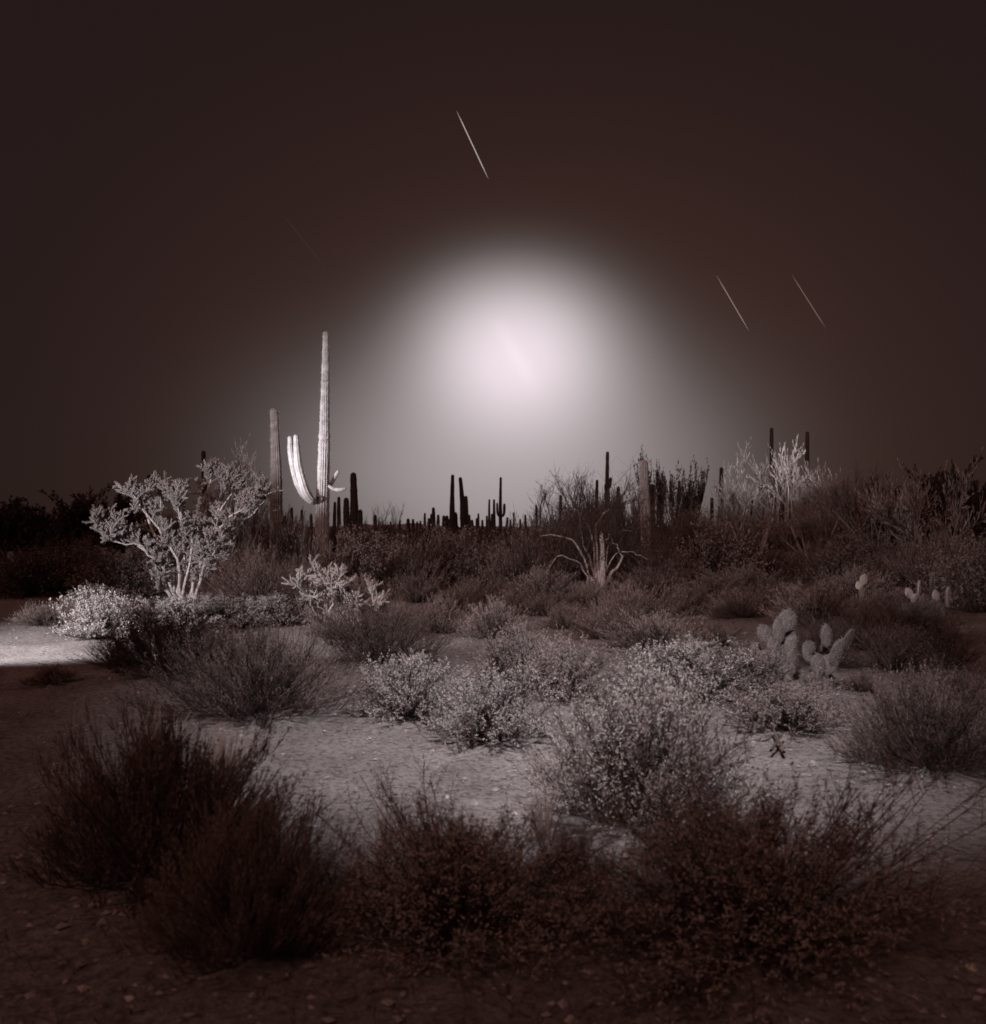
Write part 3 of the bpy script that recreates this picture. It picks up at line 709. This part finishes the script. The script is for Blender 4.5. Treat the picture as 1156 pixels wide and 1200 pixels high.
put_tree('pale2', 884, 664, 110, 536, 'pale tree leaning left with a smaller bright crown', GX, rz=1.0)
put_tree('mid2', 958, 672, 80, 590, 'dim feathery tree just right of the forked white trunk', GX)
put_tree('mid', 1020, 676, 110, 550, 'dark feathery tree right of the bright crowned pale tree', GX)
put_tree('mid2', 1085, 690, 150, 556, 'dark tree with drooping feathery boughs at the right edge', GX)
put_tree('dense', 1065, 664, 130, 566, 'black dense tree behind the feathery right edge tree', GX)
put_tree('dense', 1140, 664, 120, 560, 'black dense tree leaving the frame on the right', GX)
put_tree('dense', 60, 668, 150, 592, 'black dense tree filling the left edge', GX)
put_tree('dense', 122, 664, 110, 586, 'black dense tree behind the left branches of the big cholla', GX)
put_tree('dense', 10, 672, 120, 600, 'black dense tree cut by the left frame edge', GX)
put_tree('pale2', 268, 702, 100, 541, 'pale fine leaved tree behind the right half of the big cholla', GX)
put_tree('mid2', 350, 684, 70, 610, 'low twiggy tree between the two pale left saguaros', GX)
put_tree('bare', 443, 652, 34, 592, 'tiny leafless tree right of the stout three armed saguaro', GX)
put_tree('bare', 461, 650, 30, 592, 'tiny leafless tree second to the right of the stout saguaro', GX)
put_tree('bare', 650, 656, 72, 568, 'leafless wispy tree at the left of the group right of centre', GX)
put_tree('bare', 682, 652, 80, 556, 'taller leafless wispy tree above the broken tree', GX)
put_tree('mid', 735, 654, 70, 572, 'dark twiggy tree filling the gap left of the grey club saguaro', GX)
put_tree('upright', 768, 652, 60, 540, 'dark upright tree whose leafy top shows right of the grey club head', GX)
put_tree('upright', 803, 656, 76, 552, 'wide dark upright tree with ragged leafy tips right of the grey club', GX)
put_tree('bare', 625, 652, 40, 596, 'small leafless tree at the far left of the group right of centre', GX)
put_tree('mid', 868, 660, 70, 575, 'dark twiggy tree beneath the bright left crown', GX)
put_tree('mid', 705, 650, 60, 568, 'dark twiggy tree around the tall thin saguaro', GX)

# broken, bare many stemmed tree in the middle right
D4 = 21.0; bx = wx(700, D4)
bt = empty('dead_tree', (bx, D4, 0)); tag(bt, 'bare grey many stemmed tree with one white snapped stem, right of centre', 'dead tree')
Z4 = lambda l: [(600 + a / 4.446, 500 + b / 4.446) for a, b in l]
limbs = [([(455, 860), (395, 760), (350, 640), (330, 600), (260, 570), (140, 560)], .05, -.4),
 ([(450, 860), (420, 740), (370, 600), (365, 480), (340, 420)], .045, .3),
 ([(460, 860), (450, 690), (440, 560), (445, 480), (520, 425), (590, 410)], .045, .5),
 ([(470, 850), (540, 735), (572, 685), (540, 620), (510, 590)], .05, -.3),
 ([(480, 850), (492, 740), (510, 650), (505, 600)], .03, .2),
 ([(400, 860), (385, 760), (350, 700), (260, 660), (200, 690), (145, 765)], .03, -.6),
 ([(465, 850), (470, 650), (490, 580), (545, 545), (690, 530)], .03, .3),
 ([(455, 860), (425, 650), (425, 560), (400, 470), (320, 440)], .035, .4),
 ([(455, 860), (400, 810), (390, 740), (395, 690)], .03, -.2),
 ([(470, 850), (500, 700), (560, 640), (620, 640), (680, 690)], .022, -.4)]
tw_s = MB(); main = MB()
for pts, rr_, dyy in limbs:
    q = np.array([px3(a, b, D4) - np.array([bx, D4, 0]) for a, b in Z4(pts)])
    t0 = np.linspace(0, 1, len(q)); t1 = np.linspace(0, 1, 12)
    P = np.stack([np.interp(t1, t0, q[:, i]) for i in range(3)], 1)
    for _ in range(2): P[1:-1] = (P[:-2] + 2 * P[1:-1] + P[2:]) / 4
    P[:, 1] += dyy * t1 * 1.5; P[1:, :] += rng.normal(size=(11, 3)) * .022
    P[:, 2] = np.maximum(P[:, 2], 0)
    main.tubes(P[None], (np.linspace(1.2, .25, 12) * rr_ * .75)[None], 7)
    st = []; dr = []
    for t in rng.uniform(.3, 1, 14):
        i = min(int(t * 11), 10); st.append(P[i]); d_ = P[i + 1] - P[i]; dr.append(d_ / np.linalg.norm(d_) + unit(1)[0] * .6 + np.array([0, 0, .3]))
    g = grow(st, dr, .75, .010, 3, (4, 4), (.9, .9), up=.15, K=5, wig=.2)
    for l in g: tw_s.tubes(np.array([b[0] for b in l]), np.array([b[1] for b in l]), 3)
main.build('trunk', M_bark_pale, bt, True); tw_s.build('crown', M_twig, bt)
# the snapped stem with splinters
q = np.array([px3(a, b, D4, -.25) - np.array([bx, D4, 0]) for a, b in Z4([(462, 860), (470, 760), (468, 680), (465, 590)])])
mb = MB(); mb.tubes(np.concatenate([q, q[-1:] + [[0, 0, .02]]])[None], np.array([[.07, .06, .055, .06, .03]]), 9); o = mb.build('snapped_stem', M_bark_pale, bt)
mb = MB(); top = q[-1]
for i in range(9):
    a = rng.uniform(0, 6.28); b = top + np.array([math.cos(a) * .035, math.sin(a) * .035, -.05]); e_ = b + np.array([rng.normal() * .02 - .03, 0, rng.uniform(.12, .28)])
    mb.tubes(np.array([[b, (b + e_) / 2, e_]]), np.array([[.026, .022, .004]]), 4)
s_ = mb.build('splinters', M_wood_white, bt); s_['label'] = 'white broken end of the snapped stem'

# ------------------------------------------------------------------ chollas
def cholla(name, px, d, stems_px, lvls, nch, L0, r0, label, jl=.14, jr=.026, dens=60, cat='cactus', spread=.8, up=.3):
    bx = wx(px, d); root = empty(name, (bx, d, 0)); tag(root, label, cat); root['_g'] = 1
    wood = MB(); jt = MB(); spn = MB(); joints = []
    for pts, rr_, dy in stems_px:
        q = np.array([px3(a, b, d) - np.array([bx, d, 0]) for a, b in pts])
        t0 = np.linspace(0, 1, len(q)); t1 = np.linspace(0, 1, 12)
        P = np.stack([np.interp(t1, t0, q[:, i]) for i in range(3)], 1)
        P[:, 1] += dy * t1; P[1:] += np.cumsum(rng.normal(size=(11, 3)), 0) * .016 + rng.normal(size=(11, 3)) * .02
        P[:, 2] = np.maximum(P[:, 2], 0)
        wood.tubes(P[None], (np.linspace(1.0, .4, 12) * rr_ * .7)[None], 7)
        st = []; dr = []
        for t in np.concatenate([np.linspace(.28, .97, 9) + rng.uniform(-.03, .03, 9), [1, 1, 1]]):
            i = min(int(min(t, .999) * 11), 10); st.append(P[i]); d_ = P[i + 1] - P[i]
            dr.append(d_ / np.linalg.norm(d_) * .7 + unit(1)[0] * spread + np.array([0, 0, .45]))
        g = grow(st, dr, L0, jr, lvls, nch, (spread, spread, spread), up=up, K=4, ratio=.75, wig=.1)
        for lv, l in enumerate(g):
            for p_, r_ in l: joints.append(p_)
    J = np.array(joints)
    n = len(J)
    jt.tubes(np.concatenate([J, J[:, -1:] + (J[:, -1:] - J[:, -2:-1]) * .12], 1), np.array([[.6, 1, 1, .85, .2]]) * jr * rng.uniform(.8, 1.15, (n, 1)), 6)
    j = np.repeat(np.arange(n), dens); t = rng.uniform(0, 3, len(j)) - 1e-6; k = np.clip(t.astype(int), 0, 2); fr = (t - k)[:, None]
    p = J[j, k] * (1 - fr) + J[j, k + 1] * fr
    ax = J[j, k + 1] - J[j, k]; ax /= np.linalg.norm(ax, axis=1, keepdims=True) + 1e-9
    nn = unit(len(j)); nn -= ax * (nn * ax).sum(1, keepdims=True); nn /= np.linalg.norm(nn, axis=1, keepdims=True) + 1e-9
    p = p + nn * jr * .85
    spn.spikes(p, nn + ax * .4 + unit(len(j)) * .3, rng.uniform(.5, 1.4, len(j)) * jr * 1.9, .0015)
    wood.build('trunk', M_bark_pale, root, True)
    a_ = jt.build('branches', M_cholla, root, True)
    spn.build('spines', M_cholla_spine, a_)
    return root
DC = 17.5
cholla('cholla_cactus', 205, DC, [
 ([(204, 702), (197, 685), (192, 660), (176, 640), (155, 622), (136, 612)], .055, -.6),
 ([(207, 702), (210, 680), (218, 655), (214, 620), (208, 590), (205, 575)], .06, .3),
 ([(203, 702), (193, 670), (190, 640), (172, 612), (160, 590), (154, 572)], .05, .5),
 ([(228, 700), (236, 680), (236, 652), (252, 625), (275, 605), (300, 588)], .055, -.5),
 ([(226, 700), (222, 660), (232, 625), (243, 600), (252, 575), (258, 558)], .05, .6),
 ([(230, 700), (243, 670), (258, 650), (268, 640), (272, 632)], .045, -.9),
 ([(210, 702), (200, 665), (180, 640), (165, 630), (150, 628)], .04, -1.0),
 ([(222, 700), (228, 660), (260, 620), (285, 590), (308, 572)], .045, .3),
 ([(212, 702), (214, 660), (200, 625), (185, 600), (180, 580)], .045, -.9),
 ([(214, 702), (225, 665), (236, 635), (222, 605), (228, 585)], .04, -.8),
 ([(224, 700), (232, 650), (246, 610), (262, 570), (266, 552)], .045, .7),
 ([(212, 702), (214, 650), (226, 605), (236, 570), (236, 556)], .045, .9),
 ([(206, 702), (200, 650), (186, 610), (180, 580), (172, 566)], .04, .8),
 ([(230, 700), (246, 655), (268, 620), (290, 600), (302, 584)], .04, .8),
 ], 3, (5, 5), .21, .03, 'big spreading cholla with pale spiny branches and bare crooked trunks on the left', jr=.0155, dens=18, spread=1.0, up=.25)
DD = 13.6
cholla('cholla_cactus', 385, DD, [
 ([(382, 722), (372, 708), (362, 695), (352, 688), (346, 683)], .024, -.2),
 ([(384, 722), (378, 700), (374, 688), (368, 678)], .024, .3),
 ([(387, 722), (392, 706), (396, 690), (400, 680)], .024, -.3),
 ([(388, 722), (404, 712), (416, 700), (426, 690), (432, 686)], .024, .2),
 ([(386, 722), (384, 704), (386, 692), (388, 680)], .022, .0),
 ([(389, 722), (410, 716), (428, 706), (445, 700)], .02, -.3),
 ], 2, (7,), .19, .02, 'small sprawling pale cholla in front of the tallest pale saguaro', jr=.012, dens=36, spread=1.0, up=.25)

# ------------------------------------------------------------------ prickly pears
def pad_mesh(seed, m):
    n, k = 13, 18
    mb = MB(); rows = []
    for i in range(n):
        t = i / (n - 1); z = t
        w_ = .5 * (math.sin(pi * min(1, t ** .82)) ** .62) * (.72 + .36 * t) if 0 < t < 1 else .03
        w_ = max(w_, .03)
        a = np.arange(k) * 2 * pi / k
        rows.append(np.stack([np.cos(a) * w_, np.sin(a) * (.05 + .06 * w_), np.full(k, z)], 1))
    idx = np.arange(n * k).reshape(n, k); A = idx[:-1]; B = idx[1:]
    V = np.concatenate(rows); V += rng.normal(size=V.shape) * .004
    mb.add(V, np.stack([A, np.roll(A, -1, 1), np.roll(B, -1, 1), B], -1).reshape(-1, 4))
    mb.add(np.concatenate([rows[-1]]), np.array([[0, i, i + 1] for i in range(1, k - 1)]))
    me = mb.mesh('pad', True); me.materials.append(m)
    sb = MB(); P = []; N = []
    for i in range(1, n):
        for j in range(0, k, 2):
            P.append(rows[i][(j + i) % k]); v_ = rows[i][(j + i) % k] - np.array([0, 0, i / (n - 1) - .05]); v_[1] *= 6; N.append(v_)
    P = np.repeat(np.array(P), 4, 0); N = np.repeat(np.array(N), 4, 0); N /= np.linalg.norm(N, axis=1, keepdims=True)
    sb.spikes(P, N + unit(len(P)) * .5, rng.uniform(.06, .13, len(P)), .003)
    ms = sb.mesh('spines'); ms.materials.append(M_spine)
    return me, ms
PADS = [pad_mesh(i, M_pad) for i in range(2)]; PADP = [pad_mesh(i, M_pad_lit) for i in range(2)]
def pear(px, d, pads, label):
    bx = wx(px, d); root = empty('prickly_pear', (bx, d, 0)); tag(root, label, 'cactus', 'prickly pear cacti')
    for n_, p in enumerate(pads):
        x, y, w_, h_, tilt = p[:5]; yaw = p[5] if len(p) > 5 else rng.uniform(-.5, .5); dy = p[6] if len(p) > 6 else rng.uniform(-.1, .1)
        pale = len(p) > 7
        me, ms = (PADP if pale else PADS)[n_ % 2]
        hh = h_ * 1.1 / F * d; ww = w_ * 1.18 / F * d / max(.35, abs(math.cos(yaw)))
        c = px3(x, y, d) - np.array([bx, d, 0])
        t = radians(tilt)
        basep = c - np.array([math.sin(t), 0, math.cos(t)]) * hh / 2
        o = bpy.data.objects.new('pad', me); scene.collection.objects.link(o); o.parent = root
        o.location = (basep[0], dy, basep[2]); o.scale = (ww, max(ww, hh) * .9, hh)
        o.rotation_euler = (0, t, 0)
        from mathutils import Matrix
        o.rotation_euler = (Matrix.Rotation(t, 3, 'Y') @ Matrix.Rotation(yaw, 3, 'Z')).to_euler()
        s = bpy.data.objects.new('spines', ms); scene.collection.objects.link(s); s.parent = o
    return root
pear(918, 8.6, [(922, 727, 23, 25, 10, .2, .0), (911, 738, 17, 27, -5, .5, -.03), (894, 742, 17, 21, -25, .3), (926, 752, 17, 27, 12, -.4), (928, 775, 16, 30, 4, .6),
  (903, 758, 18, 26, -15, .4), (897, 775, 20, 26, -10, -.2), (914, 768, 20, 32, 0, .3, .05), (918, 796, 21, 32, 3, .2, .0), (905, 797, 20, 30, -14, -.3), (889, 762, 13, 16, -30, .5, .1), (925, 800, 17, 24, 10, .7, .08)],
  'tall prickly pear stack with a round bright top pad, behind the low leafy shrub')
pear(964, 8.3, [(964, 744, 15, 25, -2, .5), (991, 749, 13, 24, 22, .7), (979, 763, 18, 31, 24, .4), (951, 760, 17, 15, -20, .2), (956, 777, 19, 23, -8, .3), (969, 778, 18, 24, 8, -.4),
  (956, 791, 11, 19, -4, .9, -.08), (968, 800, 21, 30, 0, .2, .03), (984, 772, 10, 26, 30, .9, .06), (971, 757, 12, 18, 16, .6, .1), (949, 768, 12, 18, -22, .5, .08)],
  'prickly pear with fanned pads to the right of the taller prickly pear stack')
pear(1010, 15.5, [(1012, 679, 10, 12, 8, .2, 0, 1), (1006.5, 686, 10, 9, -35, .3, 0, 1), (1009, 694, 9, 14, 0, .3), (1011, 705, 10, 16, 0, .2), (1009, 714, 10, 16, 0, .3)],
  'small far prickly pear showing two pale pads above a brown shrub')
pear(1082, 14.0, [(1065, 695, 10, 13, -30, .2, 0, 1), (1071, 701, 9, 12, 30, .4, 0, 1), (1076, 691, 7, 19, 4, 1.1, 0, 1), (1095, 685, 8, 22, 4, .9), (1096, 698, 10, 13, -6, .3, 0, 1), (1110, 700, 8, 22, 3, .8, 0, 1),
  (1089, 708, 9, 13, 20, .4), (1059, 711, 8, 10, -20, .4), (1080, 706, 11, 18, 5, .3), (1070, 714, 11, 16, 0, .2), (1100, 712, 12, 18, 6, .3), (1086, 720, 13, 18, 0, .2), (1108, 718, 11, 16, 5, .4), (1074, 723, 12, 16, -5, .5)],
  'far prickly pear with white lit pads near the right edge')

# ------------------------------------------------------------------ crossed sticks beside the low leafy shrub
def stick(pts, d, rr_, label):
    q = np.array([[wx(a, F * H / (b - HY)), F * H / (b - HY), z] for a, b, z in pts])
    o_ = q[0].copy(); q = q - o_
    t0 = np.linspace(0, 1, len(q)); t1 = np.linspace(0, 1, 8); P = np.stack([np.interp(t1, t0, q[:, i]) for i in range(3)], 1); P[1:] += rng.normal(size=(7, 3)) * .004
    mb = MB(); mb.tubes(P[None], (np.linspace(1, .6, 8) * rr_)[None], 6)
    o = mb.build('fallen_stick', M_twig); o.location = o_; tag(o, label, 'stick', 'sticks lying beside the low leafy shrub')
stick([(917, 884, .02), (903, 864, .10)], 6, .012, 'dead stick leaning left, lower right leg of the crossed pair on the sand')
stick([(902, 882, .02), (917, 868, .06)], 6, .010, 'dead stick leaning right across the other, lower left leg of the crossed pair')

# ------------------------------------------------------------------ grass tufts at lower left, long pale blades
def tuft(px, base, w, top, n, label, m=M_grass):
    d = dist(base); x = wx(px, d); hh = H - (top - HY) / F * d; r_ = w / 2 / F * d
    a = rng.uniform(0, 6.28, n); sp_ = rng.uniform(0, 1, n) ** .8
    b0 = np.stack([np.cos(a) * .25 * r_ * sp_, np.sin(a) * .25 * r_ * sp_, 0 * a], 1)
    e_ = np.stack([np.cos(a) * r_ * sp_, np.sin(a) * r_ * sp_, hh * rng.uniform(.45, 1.0, n) * (1 - .35 * sp_)], 1)
    md = (b0 + e_) / 2 + np.array([0, 0, 1]) * (hh * .12) * sp_[:, None]
    mb = MB(); mb.tubes(np.stack([b0, md, e_], 1), np.array([[.0022, .0016, .0005]]) * np.ones((n, 1)), 3)
    o = mb.build('grass_tuft', m); o.location = (x, d, 0); o['_g'] = 1
    tag(o, label, 'grass', 'dry grass tufts'); return o
tuft(190, 900, 110, 815, 260, 'dry grass tuft with thin pale blades at the top of the dark lower left shrub')
tuft(262, 920, 90, 842, 220, 'dry grass tuft right of the palest blades, below the wide brown shrub')
tuft(470, 720, 30, 690, 80, 'dry grass tuft beside the small cholla')
tuft(800, 790, 60, 742, 160, 'dry grass tuft with bright tips in the wide grey leafy shrub')
tuft(600, 790, 60, 732, 160, 'dry grass tuft with bright tips in the left half of the twin clump')
tuft(668, 800, 50, 738, 140, 'dry grass tuft with bright tips in the right half of the twin clump')
tuft(770, 880, 90, 806, 220, 'dry grass tuft standing out of the pale brightly lit shrub')
tuft(640, 985, 70, 900, 60, 'sparse grass stalks on the sand between the three foreground shrubs')
tuft(455, 1000, 60, 895, 40, 'few thin grass stalks on the open sand above the bottom centre shrub')

# ------------------------------------------------------------------ ground
def geo(a, b, n): return np.geomspace(a, b, n)
yl = np.concatenate([-geo(2, 400, 14)[::-1], np.arange(-1.8, 2, .3), np.arange(2, 14, .06), np.arange(14, 30, .2), geo(30, 9000, 60)])
xr = np.concatenate([np.arange(0.04, 9, .08), geo(9, 9000, 60)])
xl_ = np.concatenate([-xr[::-1], [0], xr])
GX_, GY_ = np.meshgrid(xl_, yl)
GZ = gh(GX_, GY_)
near_m = (np.hypot(GX_, GY_) < 14)
GZ = GZ + near_m * rng.normal(size=GZ.shape) * .0022
nx, ny = len(xl_), len(yl)
idx = np.arange(nx * ny).reshape(ny, nx)
mb = MB(); mb.add(np.stack([GX_, GY_, GZ], -1).reshape(-1, 3), np.stack([idx[:-1, :-1], idx[:-1, 1:], idx[1:, 1:], idx[1:, :-1]], -1).reshape(-1, 4))
gm = bpy.data.materials.new('desert_sand'); gm.use_nodes = True
t = gm.node_tree; b = t.nodes['Principled BSDF']; b.inputs['Roughness'].default_value = .95; b.inputs['Specular IOR Level'].default_value = .1
co = t.nodes.new('ShaderNodeTexCoord')
def noise(scale, det=6, rough=.6):
    n = t.nodes.new('ShaderNodeTexNoise'); n.inputs['Scale'].default_value = scale; n.inputs['Detail'].default_value = det; n.inputs['Roughness'].default_value = rough
    t.links.new(co.outputs['Object'], n.inputs['Vector']); return n
def cramp(src, stops):
    rp = t.nodes.new('ShaderNodeValToRGB'); t.links.new(src, rp.inputs[0])
    rp.color_ramp.elements[0].position, c0 = stops[0]; rp.color_ramp.elements[0].color = (*c0, 1)
    rp.color_ramp.elements[1].position, c1 = stops[-1]; rp.color_ramp.elements[1].color = (*c1, 1)
    for p, c in stops[1:-1]: e = rp.color_ramp.elements.new(p); e.color = (*c, 1)
    return rp.outputs[0]
def mult(a, b_):
    n = t.nodes.new('ShaderNodeMix'); n.data_type = 'RGBA'; n.blend_type = 'MULTIPLY'; n.inputs[0].default_value = 1
    t.links.new(a, n.inputs[6]); t.links.new(b_, n.inputs[7]); return n.outputs[2]
c1 = cramp(noise(1.6).outputs['Fac'], [(.3, (.185, .166, .163)), (.7, (.30, .28, .278))])
c2 = cramp(noise(26, 5, .7).outputs['Fac'], [(.33, (.36, .34, .34)), (.5, (.9, .9, .9)), (.68, (1.2, 1.2, 1.2))])
c3 = cramp(noise(150, 3, .8).outputs['Fac'], [(.30, (.55, .55, .55)), (.55, (1, 1, 1)), (.72, (1.5, 1.5, 1.5))])
t.links.new(mult(mult(c1, c2), c3), b.inputs['Base Color'])
bp = t.nodes.new('ShaderNodeBump'); bp.inputs['Strength'].default_value = 1.0; bp.inputs['Distance'].default_value = .022
t.links.new(noise(38, 8, .7).outputs['Fac'], bp.inputs['Height']); t.links.new(bp.outputs[0], b.inputs['Normal'])
o = mb.build('ground', gm, smooth=True); tag(o, kind='structure')

# stones and litter scattered over the sand (nobody could count them)
def scatter(n, ymin, ymax):
    y = ymin + (ymax - ymin) * rng.uniform(0, 1, n) ** 1.3; x = (rng.uniform(-.62, .62, n)) * (y + 1)
    return x, y
x, y = scatter(15000, 2.3, 16); z = gh(x, y)
ico = np.array([[1, 0, 0], [-1, 0, 0], [0, 1, 0], [0, -1, 0], [0, 0, 1], [0, 0, -1]], float)
fi = np.array([[0, 2, 4], [2, 1, 4], [1, 3, 4], [3, 0, 4], [2, 0, 5], [1, 2, 5], [3, 1, 5], [0, 3, 5]])
sz = (.003 + .019 * rng.uniform(0, 1, len(x)) ** 5)
V = ico[None] * (sz[:, None] * rng.uniform(.7, 1.3, (len(x), 3)))[:, None] * np.array([1, 1, .6]) + rng.normal(size=(len(x), 6, 3)) * (sz * .15)[:, None, None] + np.stack([x, y, z + sz * .25], 1)[:, None]
mb = MB(); mb.add(V.reshape(-1, 3), (fi[None] + (np.arange(len(x)) * 6)[:, None, None]).reshape(-1, 3))
tag(mb.build('pebbles', M_stone), 'scattered small pebbles lying on the sandy desert floor', 'pebbles', kind='stuff')
x, y = scatter(7000, 2.3, 15); z = gh(x, y) + .004
a = rng.uniform(0, 6.28, len(x)); L_ = rng.uniform(.012, .07, len(x))
for mx_, my_, mr_, mh_ in MOUNDS:                  # more litter gathers round each shrub
    k_n = 60; ta = rng.uniform(0, 6.28, k_n); tr_ = mr_ * rng.uniform(.7, 1.7, k_n)
    nx_ = mx_ + np.cos(ta) * tr_; ny_ = my_ + np.sin(ta) * tr_
    x = np.append(x, nx_); y = np.append(y, ny_)
z = gh(x, y) + .004; a = rng.uniform(0, 6.28, len(x)); L_ = rng.uniform(.012, .10, len(x))
p0 = np.stack([x, y, z], 1); dv = np.stack([np.cos(a), np.sin(a), rng.uniform(-.02, .25, len(x))], 1) * L_[:, None]
mb = MB(); mb.tubes(np.stack([p0, p0 + dv * .5 + rng.normal(size=p0.shape) * .004, p0 + dv], 1), np.array([[.0016, .0014, .0008]]) * np.ones((len(x), 1)), 3)
tag(mb.build('twig_litter', M_litter), 'dead twigs and dry litter strewn over the sand', 'twigs', kind='stuff')

# scrub that covers the far plain, one mass
n = 2600
y = 75 + 500 * rng.uniform(0, 1, n) ** 1.6; x = rng.uniform(-.66, .66, n) * y
mb = MB(); P = []; D = []
c = np.repeat(np.stack([x, y, np.zeros(n)], 1), 26, 0)
r_ = np.repeat(rng.uniform(.35, .9, n), 26)
v_ = unit(len(c)); v_[:, 2] = np.abs(v_[:, 2])
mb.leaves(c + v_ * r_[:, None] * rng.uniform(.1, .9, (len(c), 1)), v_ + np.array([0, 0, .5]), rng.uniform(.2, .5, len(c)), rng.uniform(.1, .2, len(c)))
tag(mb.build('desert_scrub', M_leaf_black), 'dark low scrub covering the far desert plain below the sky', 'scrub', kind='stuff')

# low hills on the horizon, left of the middle saguaros
hx = np.linspace(-900, 700, 161); prof = 5 + 10 * np.exp(-((hx + 310) / 90) ** 2) + 9 * np.exp(-((hx + 470) / 60) ** 2) + 3 * np.sin(hx / 60) * np.sin(hx / 23 + 1) 
rows = []
for f_, dy in ((0, -260), (.45, -140), (.8, -60), (1, 0), (.7, 90), (0, 260)):
    rows.append(np.stack([hx, 3200 + dy + 12 * np.sin(hx / 40), np.maximum(prof, 1) * f_ * (1 + .06 * rng.normal(size=len(hx))) - (1 if f_ == 0 else 0)], 1))
idx = np.arange(6 * 161).reshape(6, 161)
mb = MB(); mb.add(np.concatenate(rows), np.stack([idx[:-1, :-1], idx[:-1, 1:], idx[1:, 1:], idx[1:, :-1]], -1).reshape(-1, 4))
tag(mb.build('hills', mat('hill_rock', (.3, .27, .27), .2, .02), smooth=True), kind='structure')

# ------------------------------------------------------------------ star trails, far beyond the hills
def star(p, q, w_, col, strength, label):
    d = 8000.0
    P = np.array([px3(*p, d), px3(*q, d)]); c = P.mean(0); P = P - c
    P = np.array([P[0], P[0] * .6, P[0] * .2, P[1] * .2, P[1] * .6, P[1]])
    mb = MB(); mb.tubes(P[None], np.array([[.1, 1, 1, 1, 1, .1]]) * w_ / 2 / F * d, 6)
    m = bpy.data.materials.new('starlight'); m.use_nodes = True; t_ = m.node_tree; t_.nodes.clear()
    e_ = t_.nodes.new('ShaderNodeEmission'); e_.inputs[0].default_value = (*col, 1); e_.inputs[1].default_value = strength
    o_ = t_.nodes.new('ShaderNodeOutputMaterial'); t_.links.new(e_.outputs[0], o_.inputs[0])
    o = mb.build('star_trail', m); o.location = c; tag(o, label, 'star', 'star trails in the night sky')
star((535, 126), (572.5, 207), 1.05, (1, .85, .80), .5, 'brightest and highest star trail, above the glow of the moon')
star((841, 321), (879, 387), 0.8, (1, .78, .70), .3, 'middle star trail, the left one of the pair on the right')
star((331, 250), (380, 312), 0.6, (1, .6, .5), .058, 'barely visible star trail in the left half of the sky')
star((929.5, 320), (969.5, 384), 0.7, (1, .75, .68), .2, 'faint star trail, the rightmost in the sky')

# ------------------------------------------------------------------ settle things on the ground
for o in list(scene.collection.objects):
    if o.parent is None and '_g' in o:
        o.location.z = float(gh(o.location.x, o.location.y)) - .01
    for k in ('_g', '_n'):
        if k in o: del o[k]
for d_ in list(SH.values()) + list(TR.values()):
    if d_.name not in USED:
        for ch in list(d_.children_recursive): bpy.data.objects.remove(ch)
        bpy.data.objects.remove(d_)
